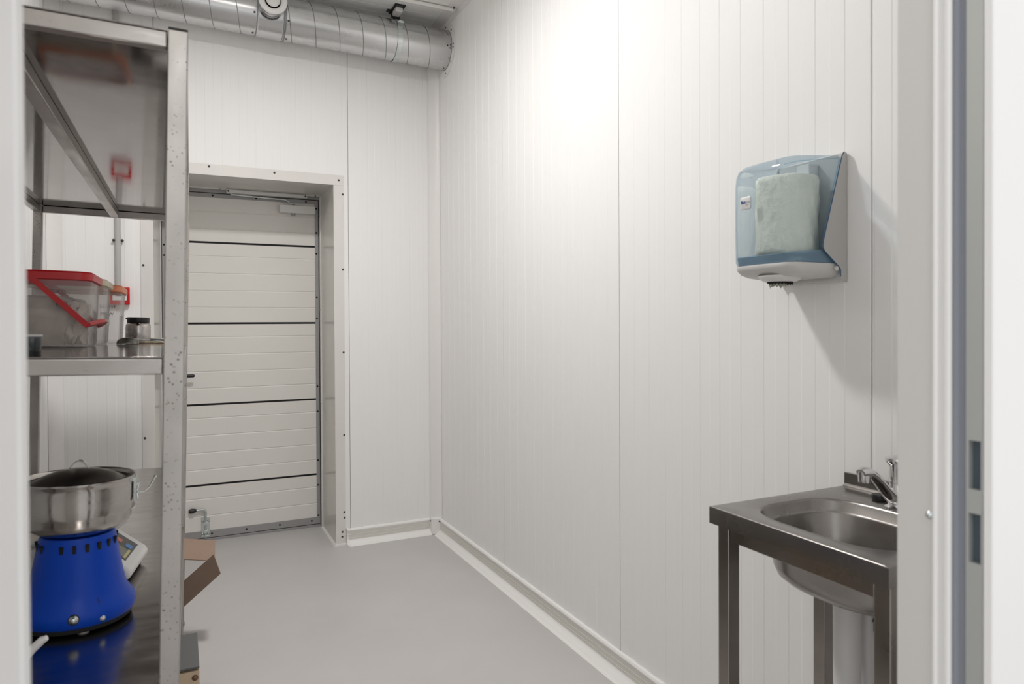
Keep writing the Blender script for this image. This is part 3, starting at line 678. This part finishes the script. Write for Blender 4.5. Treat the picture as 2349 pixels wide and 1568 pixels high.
text('MEKO', .013, 'marking', INK, t1_, (.030, -.1225, .128), (1, 0, -.12), (0, .02, 1))
text('MPRN', .011, 'marking', INK, t1_, (.046, -.1205, .096), (1, 0, -.12), (0, .02, 1))
t2_ = tub('food_tub', 'clear tub with cream lid between the red-lidded and orange-lidded tubs', -.292, 2.283, .112, .118, .180, CREAMLID, .020, fill=0)
MB().box(.108, .1125, -.10, .03, .055, .07).obj('tape', GREYP, t2_, bevel=.001)
t3_ = tub('food_tub', 'clear tub with orange lid and black handwriting beside the steel shaker', -.272, 2.572, .112, .118, .180, ORANGE, .022, fill=0)
text('SODVE', .0145, 'marking', INK, t3_, (.056, -.1165, .108), (1, 0, 0), (0, .02, 1))
text('PPRW', .0135, 'marking', INK, t3_, (.058, -.1150, .086), (1, 0, 0), (0, .02, 1))
# steel shaker with black cap
sh = onrack(tag(empty('shaker_jar'), 'small brushed steel jar with black screw cap beside the tubs', 'jar'), -.1235, 2.70, ZM)
MB().lathe([(.0001, .0005), (.034, .0005), (.0375, .003), (.0385, .006), (.0385, .054), (.0375, .060), (.0340, .065), (.030, .067)], n=48).obj('body', steel('shaker_steel', (.50, .47, .45), .22, scale=(1, 1, 30), rvar=.3), sh, ang=60)
MB().lathe([(.0330, .066), (.0345, .068), (.0345, .083), (.0335, .0855), (.0001, .0855)], n=48).box(-.038, -.033, -.004, .004, .079, .084).obj('cap', BLACK, sh, ang=60)
# ladle, plate and straw brush on the middle shelf
lad = onrack(tag(empty('ladle'), 'steel ladle lying bowl down beside the steel jar', 'utensil'), -.135, 2.36, ZM)
MB().lathe([(.030, .0015), (.0285, .008), (.024, .014), (.014, .0185), (.0001, .020)], n=32).obj('ladle_bowl', mat('dull_steel', (.17, .165, .15), .35, metal=.8), lad, ang=80)
hp = [[(x, .006-.02*x-.0045, .0175-.10*x), (x, .006-.02*x+.0045, .0175-.10*x), (x, .006-.02*x+.0045, .0190-.10*x), (x, .006-.02*x-.0045, .0190-.10*x)] for x in (.010, .03, .06, .09, .115, .15)]
MB().rings(hp, True, True, True).obj('ladle_handle', ZINC, lad)
pl = onrack(tag(empty('white_plate'), 'white flat plate edge beside the rack leg on the middle shelf', 'plate'), -.070, 2.84, ZM)
MB().lathe([(.0001, .002), (.030, .002), (.048, .006), (.0625, .011), (.0640, .0125), (.0625, .0130), (.046, .0085), (.0001, .005)], n=48).obj('dish', WHITEP, pl, ang=60)
br = onrack(tag(empty('straw_rope'), 'frayed straw coloured rope lying in front of the white plate', 'rope'), -.05, 2.46, ZM)
for k in range(3):
    rg = random.Random(k)
    MB().tube([(-.085+.0125*i, .004*math.sin(i*1.1+k*2.1), .0035+.0018*math.cos(i*1.1+k*2.1)) for i in range(9)], .0017, 6).obj('strand', STRAW, br)
# dark pot at the far left front
dp = onrack(tag(empty('dark_pot'), 'small dark glass pot with black rim at the front edge of middle shelf', 'jar'), -.2240, 1.40, ZM)
MB().lathe([(.0001, .0005), (.013, .0005), (.0145, .003), (.0175, .022), (.0170, .030)], n=32).obj('glass', mat('smoked_glass', (.04, .045, .05), .1), dp, ang=60)
MB().lathe([(.0155, .0), (.0165, .005), (.0155, .006)], n=32).obj('base_band', BLACK, dp)
MB().lathe([(.0172, .029), (.0180, .030), (.0172, .033), (.0001, .033)], n=32).obj('lid', GREYP, dp, ang=50)

# ------------------------------------------------------------------ carton and crate under / beside the rack
cb = tag(empty('cardboard_box', (-.16, 2.86, 0), (0, 0, 0)), 'open brown cardboard box with spread flaps beneath the rack', 'box')
t = .004; bx0, bx1, by0, by1, bz = -.18, .145, -.22, .20, .36
MB().box(bx0, bx1, by0, by1, 0, t).box(bx0, bx0+t, by0, by1, t, bz).box(bx1-t, bx1, by0, by1, t, bz).box(bx0+t, bx1-t, by0, by0+t, t, bz).box(bx0+t, bx1-t, by1-t, by1, t, bz).obj('carton', CARD, cb, smooth=False)
def flap(q, m=CARD): return MB().slab([tuple(Vector(a)-Vector((-.16, 2.86, 0))) for a in q], .0045).obj('flap', m, cb, smooth=False)
flap([(-.015, 2.64, .362), (.104, 2.60, .472), (.126, 2.60, .402), (-.015, 2.64, .272)], CARD)
flap([(.0, 3.05, .418), (.128, 3.02, .400), (.123, 2.94, .343), (.0, 2.97, .360)], CARDLIT)
flap([(-.015, 2.66, .36), (-.015, 3.05, .36), (-.02, 3.05, .47), (-.02, 2.66, .47)], CARD)
# wooden crate in front, under the lower shelf
wd = tag(empty('wooden_crate', (-.10, 1.70, 0)), 'pale wooden crate with grey top sticking out past the rack leg', 'crate')
wz = .4975
for z0 in (.02, .14, .26, .38):
    MB().box(-.20, .137, 0, .014, z0, z0+.1125).obj('board', WOOD, wd, bevel=.001)
    MB().box(-.20, .137, .176, .190, z0, z0+.1125).obj('board', WOOD, wd, bevel=.001)
    MB().box(-.20, -.186, .014, .176, z0, z0+.1125).obj('board', WOOD, wd, bevel=.001)
    MB().box(.123, .137, .014, .176, z0, z0+.1125).obj('board', WOOD, wd, bevel=.001)
for xx in (-.184, .10):
    for yy in (.014, .153): MB().box(xx, xx+.023, yy, yy+.023, 0, wz-.001).obj('post', WOOD, wd)
MB().box(-.200, .137, .001, .190, wz, wz+.004).obj('top_panel', mat('grey_board', (.10, .10, .098), .5), wd, label='grey top panel')
screw(wd, (.128, 0, .478), (0, -1, 0), .005, mat('rust', (.16, .08, .05), .7)); screw(wd, (.09, 0, .475), (0, -1, 0), .005, bpy.data.materials['rust'])

# ------------------------------------------------------------------ paper dispenser on the right wall
dz0 = 1.362
pd = tag(empty('towel_dispenser', (XR, 1.22, dz0)), 'blue see-through centrefeed paper towel dispenser on the right wall', 'dispenser')
PO = Vector((XR, 1.22, dz0))
def po(b, *a, **k): return b.objd(*a, origin=PO, **k)
ya, yb = 1.130, 1.318
cheek = [(1.4185, 1.360), (1.4185, 1.663), (1.407, 1.665), (1.401, 1.656), (1.3385, 1.452), (1.3375, 1.438), (1.343, 1.430), (1.392, 1.394), (1.3955, 1.388), (1.3955, 1.372), (1.400, 1.364)]
hs2 = po(PB().prism(cheek, 'y', ya-.004, ya-.001), 'side_cheek', GREYP, pd, bevel=.0015)
po(PB().prism(cheek, 'y', yb+.001, yb+.004), 'side_cheek', GREYP, pd, bevel=.0015)
po(PB().box(1.405, 1.4185, ya-.001, yb+.001, 1.362, 1.663), 'back_plate', PALEGREY, pd, bevel=.002)
# dark blue edge seal following the cheek
po(PB().tube([(1.408, ya-.0045, 1.664), (1.4005, ya-.0045, 1.656), (1.3380, ya-.0045, 1.452), (1.3370, ya-.0045, 1.438), (1.3425, ya-.0045, 1.4295), (1.3915, ya-.0045, 1.3935), (1.395, ya-.0045, 1.388), (1.395, ya-.0045, 1.372)], .0013, 6), 'edge_seal', BLUEEDGE, pd)
def plan(z, f, ins, r, back=1.404, n=8, zz=None):
    y0, y1 = ya+ins, yb-ins; o = [(back, y0, z)]
    o.append(((back+f+r)/2, y0, z))
    for i in range(n+1):
        a = R(270-90*i/n); o.append((f+r+r*math.cos(a), y0+r+r*math.sin(a), z))
    o.append((f-.004, (y0+y1)/2, z))
    for i in range(n+1):
        a = R(180-90*i/n); o.append((f+r+r*math.cos(a), y1-r+r*math.sin(a), z))
    o.append(((back+f+r)/2, y1, z)); o.append((back, y1, z))
    return o
def tilt(ring, k):   # lift the back of a ring so that the top bows up to the wall
    return [(x, y, z+k*(x-1.25)) for x, y, z in ring]
lv = [plan(1.402, 1.245, .002, .028), plan(1.412, 1.240, 0, .030), plan(1.50, 1.237, 0, .032), plan(1.600, 1.238, 0, .032), tilt(plan(1.621, 1.240, .001, .032), .09), tilt(plan(1.635, 1.245, .004, .032), .12), tilt(plan(1.644, 1.256, .012, .030), .10), tilt(plan(1.648, 1.281, .028, .026), .09), tilt(plan(1.650, 1.33, .055, .02), .08)]
cv = po(PB().rings(lv, False, False, True), 'cover', BLUECLEAR, pd, ang=45)
# inner tray under the roll
lv2 = [plan(1.404, 1.248, .003, .028), plan(1.424, 1.243, .003, .028), plan(1.426, 1.245, .004, .028)]
lv2 = [lv2[0], tilt(lv2[1], .09), tilt(lv2[2], .09)]
po(PB().rings(lv2, False, True, False), 'tray', TRAYBLUE, pd, ang=45)
po(PB().box(1.26, 1.40, ya+.006, yb-.006, 1.406, 1.409), 'tray_floor', GREYP, pd)
# rounded grey bottom
lv3 = [plan(1.403, 1.2435, .001, .028), plan(1.399, 1.242, .001, .028), plan(1.391, 1.245, .002, .028), plan(1.382, 1.254, .006, .028), plan(1.375, 1.268, .014, .028), plan(1.3715, 1.288, .026, .028), plan(1.371, 1.32, .05, .02)]
po(PB().rings(lv3, False, True, True), 'bottom_shell', PALEGREY, pd, ang=50)
# outlet cone, ragged paper, dark mouth
oc = (1.298, 1.215, 1.367)
cone = po(PB().lathe([(.050, .010), (.0495, .007), (.044, .000), (.034, -.005), (.031, -.005), (.022, .002)], oc, 32), 'outlet_cone', WHITEP, pd, ang=50)
po(PB().lathe([(.0305, -.0045), (.0001, -.004)], oc, 24), 'outlet_mouth', RUBBER, pd)
rg = random.Random(3); rr = []
ring0 = []; ring1 = []
for i in range(36):
    a = 2*math.pi*i/36; r = .021+rg.random()*.004; ring0.append((oc[0]+r*math.cos(a), oc[1]+r*math.sin(a), oc[2]-.002))
    side = (math.sin(a) > .1); dp_ = (.010*rg.random()+.005) if side else 0.0
    r += rg.uniform(-.003, .004); ring1.append((oc[0]+r*math.cos(a), oc[1]+r*math.sin(a), oc[2]-.006-dp_))
po(PB().rings([ring0, ring1]), 'paper_tail', mat('torn_paper', (.55, .56, .46), .9), pd, smooth=False)
teeth = []
for i in range(48):
    a = 2*math.pi*i/48
    dn = .0085 if i % 2 else .0045
    if math.sin(a) > .25: dn = .004
    teeth.append((oc[0]+.0295*math.cos(a), oc[1]+.0295*math.sin(a), oc[2]-.004-dn))
po(PB().rings([[(oc[0]+.0295*math.cos(2*math.pi*i/48), oc[1]+.0295*math.sin(2*math.pi*i/48), oc[2]-.003) for i in range(48)], teeth]), 'dark_mouth_ring', RUBBER, pd, smooth=False)  # black toothed ring added for the dark behind the torn paper
# paper roll
v = []; rg = random.Random(5); nn = 72
prof = [(.018, 1.6115), (.050, 1.613), (.066, 1.612), (.0695, 1.609)]+[(.070, 1.600-.0135*i) for i in range(13)]+[(.0685, 1.430), (.060, 1.428)]
ph = [rg.uniform(0, 6.28) for _ in range(6)]
for r, z in prof:
    ring = []
    for i in range(nn):
        a = 2*math.pi*i/nn
        w_ = .0018*math.sin(5*a+ph[0]+z*9)+.0012*math.sin(11*a+ph[1]+z*60)+.0006*math.sin(17*a+z*140+ph[2])+rg.uniform(-.0007, .0007)+.0012*math.sin(23*a+ph[3]+2*math.sin(z*90))
        ring.append((1.326+(r+w_)*math.cos(a), 1.222+(r+w_)*math.sin(a), z))
    v.append(ring)
rl = tag(po(PB().rings(v, True, True, True), 'paper_roll', PAPER, None, ang=80), 'roll of grey paper towel standing inside the blue dispenser', 'paper roll'); rl.location = PO
# lock tab with sticker, inner frame lines of the cover
po(PB().box(1.372, 1.404, 1.195, 1.232, 1.600, 1.648), 'lock_tab', WHITEP, pd, bevel=.002)
po(PB().tube([(1.400, ya+.002, 1.648), (1.335, ya+.002, 1.442)], .0018, 6).tube([(1.398, ya+.004, 1.650), (1.30, ya+.03, 1.640), (1.285, ya+.06, 1.637)], .0012, 6), 'cover_rib', BLUECLEAR, pd)
po(PB().cyl((1.381, ya-.003, 1.391), (1.381, ya-.007, 1.391), .0055, n=16), 'hinge_pin', PALEGREY, pd)
# badge
bz_, by_ = 1.553, 1.263
bd = po(PB().rings([[(1.2345+dx, by_+p[0]*k, bz_+p[1]*k) for p in [(q_[0], q_[1]) for q_ in rrect(0, 0, .0155, .0145, .004, 0)]] for dx, k in ((.004, 1.06), (.0005, 1.06), (0, 1.0), (-.001, .9))], True, True, True), 'badge', WHITEP, pd, ang=50)
def badge_text(s, size, y, z, m, sh=0, bo=0): text(s, size, 'lettering', m, bd, Vector((1.2332, y, z))-PO, (0, -1, 0), (0, 0, 1), sh, bo)
badge_text('fan', .0125, by_+.0135, bz_-.001, LOGOBLUE, .15, .00035)
badge_text('eco', .0105, by_-.0005, bz_-.001, LOGOGREY)
badge_text('pure', .0045, by_-.0035, bz_-.006, LOGOGREY)

# ------------------------------------------------------------------ hand wash sink
SX0, SX1, SY0, SY1, SZ = .990, 1.402, .712, 1.115, .887
sk = tag(empty('steel_sink', ((SX0+SX1)/2, (SY0+SY1)/2, 0)), 'small square stainless steel hand wash sink on four legs at right', 'sink')
SO = Vector(((SX0+SX1)/2, (SY0+SY1)/2, 0))
def so(b, *a, **k): return b.objd(*a, origin=SO, **k)
cx, cy = 1.160, .908; N_ = 96
def supel(hx, hy, e, z, dx=0, dy=0):
    o = []
    for i in range(N_):
        a = 2*math.pi*(i+.5)/N_; c, s = math.cos(a), math.sin(a)
        o.append((cx+dx+hx*math.copysign(abs(c)**(2/e), c), cy+dy+hy*math.copysign(abs(s)**(2/e), s), z))
    return o
inner = supel(.128, .160, 3.4, SZ)
def outer(z, off=0):
    """map each inner ring point radially to the rectangle, snapping nearest ones to corners"""
    x0, x1, y0, y1 = SX0-off, SX1+off, SY0-off, SY1+off
    pts = []
    for p in inner:
        dx, dy = p[0]-cx, p[1]-cy
        k = min((x1-cx)/dx if dx > 0 else (x0-cx)/dx, (y1-cy)/dy if dy > 0 else (y0-cy)/dy)
        pts.append([cx+dx*k, cy+dy*k, z])
    for c in ((x0, y0), (x0, y1), (x1, y0), (x1, y1)):
        i = min(range(N_), key=lambda j: (pts[j][0]-c[0])**2+(pts[j][1]-c[1])**2); pts[i][0], pts[i][1] = c
    return [tuple(p) for p in pts]
rg_ = [outer(SZ-.035, 0), outer(SZ-.0035, 0), outer(SZ-.0020, -.0003), outer(SZ-.0009, -.0011), outer(SZ-.0002, -.0022), outer(SZ, -.0038), supel(.132, .164, 3.4, SZ), supel(.129, .161, 3.4, SZ-.0015), supel(.1265, .1585, 3.4, SZ-.005), supel(.122, .153, 3.4, SZ-.022), supel(.1195, .1505, 3.4, SZ-.0245), supel(.1175, .1485, 3.3, SZ-.028), supel(.110, .140, 3.1, SZ-.105), supel(.104, .134, 3.0, SZ-.122), supel(.092, .120, 2.8, SZ-.134), supel(.06, .08, 2.4, SZ-.139), supel(.022, .022, 2, SZ-.142)]
top = so(PB().rings(rg_, True, False, False), 'basin', SINKM, sk, ang=38)
so(PB().lathe([(.030, .001), (.026, -.001), (.0001, -.002)], (cx, cy, SZ-.141), 24), 'drain', CHROME, top)
so(PB().box(SX1-.008, SX1, SY0, SY1, SZ+.001, SZ+.030).prism([(SX1-.008, SZ), (SX1-.008, SZ+.006), (SX1-.0095, SZ+.003), (SX1-.015, SZ)], 'y', SY0, SY1), 'upstand', SINKM, top, bevel=.0015)
lt = .030
for x in (SX0+.016, 1.283):
    for y in (SY0+.008, SY1-.008-lt):
        lg = so(PB().box(x, x+lt, y, y+lt, .018, SZ-.006), 'leg', SINKF, sk, bevel=.002)
        so(PB().cyl((x+lt/2, y+lt/2, 0), (x+lt/2, y+lt/2, .020), .016, n=16), 'foot', BLACK, lg)
for z0, z1 in ((SZ-.066, SZ-.036+.001),):
    for x in (SX0+.018, 1.285): so(PB().box(x, x+.026, SY0+.038, SY1-.038, z0, z1), 'rail', SINKF, sk, bevel=.002)
    for y in (SY0+.010, SY1-.036): so(PB().box(SX0+.046, 1.283, y, y+.026, z0, z1), 'rail', SINKF, sk, bevel=.002)
for x in (SX0+.018, 1.285): so(PB().box(x, x+.026, SY0+.038, SY1-.038, .12, .148), 'rail', SINKF, sk, bevel=.002)
# waste pipe
wp = so(PB().lathe([(.030, SZ-.142), (.033, SZ-.146), (.033, SZ-.156), (.0265, SZ-.160), (.0255, .46), (.0285, .455), (.0285, .44), (.0255, .435), (.0255, .30), (.030, .295), (.030, .20), (.026, .19), (.026, .0)], (1.206, .958, 0), 32), 'waste_pipe', PIPEG, sk, ang=35)
so(PB().lathe([(.034, SZ-.150), (.0355, SZ-.154), (.034, SZ-.160)], (1.206, .958, 0), 32), 'pipe_nut', WHITEP, wp)
sp2 = so(PB().cyl((1.262, .955, .20), (1.262, .955, SZ-.13), .014, n=16), 'supply_pipe', PIPEG, sk)
so(PB().cyl((1.288, .955, .20), (1.288, .955, SZ-.02), .0035, n=10), 'supply_hose', CHROME, sk)
so(PB().box(1.262, 1.295, .935, .945, .640, .668).tube([(1.262, .94, .668), (1.278, .93, .650), (1.284, .925, .625)], [.008, .006, .004], 8), 'valve_key', mat('valve_teal', (.05, .09, .085), .3), sk, bevel=.002)
# tap
tp = tag(empty('push_tap', (1.318, .927, SZ)), 'chrome push button tap with short angled spout on the sink', 'tap')
MB().lathe([(.026, 0), (.026, .004), (.020, .007), (.0175, .012), (.0170, .052), (.0185, .053), (.0185, .057), (.0170, .058), (.0168, .086), (.0190, .090), (.0235, .095), (.0245, .099), (.0235, .103), (.015, .1055), (.0001, .106)], n=40).obj('body', CHROME, tp, ang=45)
spn = [(-.008, 0, .018), (-.024, 0, .028), (-.042, .0, .044), (-.060, 0, .061), (-.077, 0, .075), (-.090, 0, .082), (-.103, 0, .0845), (-.112, 0, .083)]
wds = [(.017, .013), (.016, .012), (.0145, .010), (.0135, .009), (.0135, .009), (.0145, .0095), (.0145, .0095), (.010, .007)]
rgs = []
for i, (p, (a, c)) in enumerate(zip(spn, wds)):
    d = (Vector(spn[min(i+1, len(spn)-1)])-Vector(spn[max(i-1, 0)])).normalized(); nrm = Vector((-d.z, 0, d.x))
    rgs.append([tuple(Vector(p)+Vector((0, 1, 0))*a*math.cos(2*math.pi*k/20)+nrm*c*math.sin(2*math.pi*k/20)) for k in range(20)])
MB().rings(rgs, True, True, True).obj('spout', CHROME, tp, ang=60)
MB().cyl((-.101, 0, .085), (-.101, 0, .064), .0125, .0115, n=24).obj('aerator', CHROME, tp, ang=40)
pg = tag(empty('rubber_plug', (1.343, .988, SZ)), 'black rubber plug lying behind the sink basin', 'plug')
MB().lathe([(.0001, 0.0005), (.0135, .0005), (.0145, .003), (.0150, .010), (.0140, .0125), (.0001, .0125)], n=28).obj('plug_body', BLACK, pg)

bpy.context.view_layer.update()
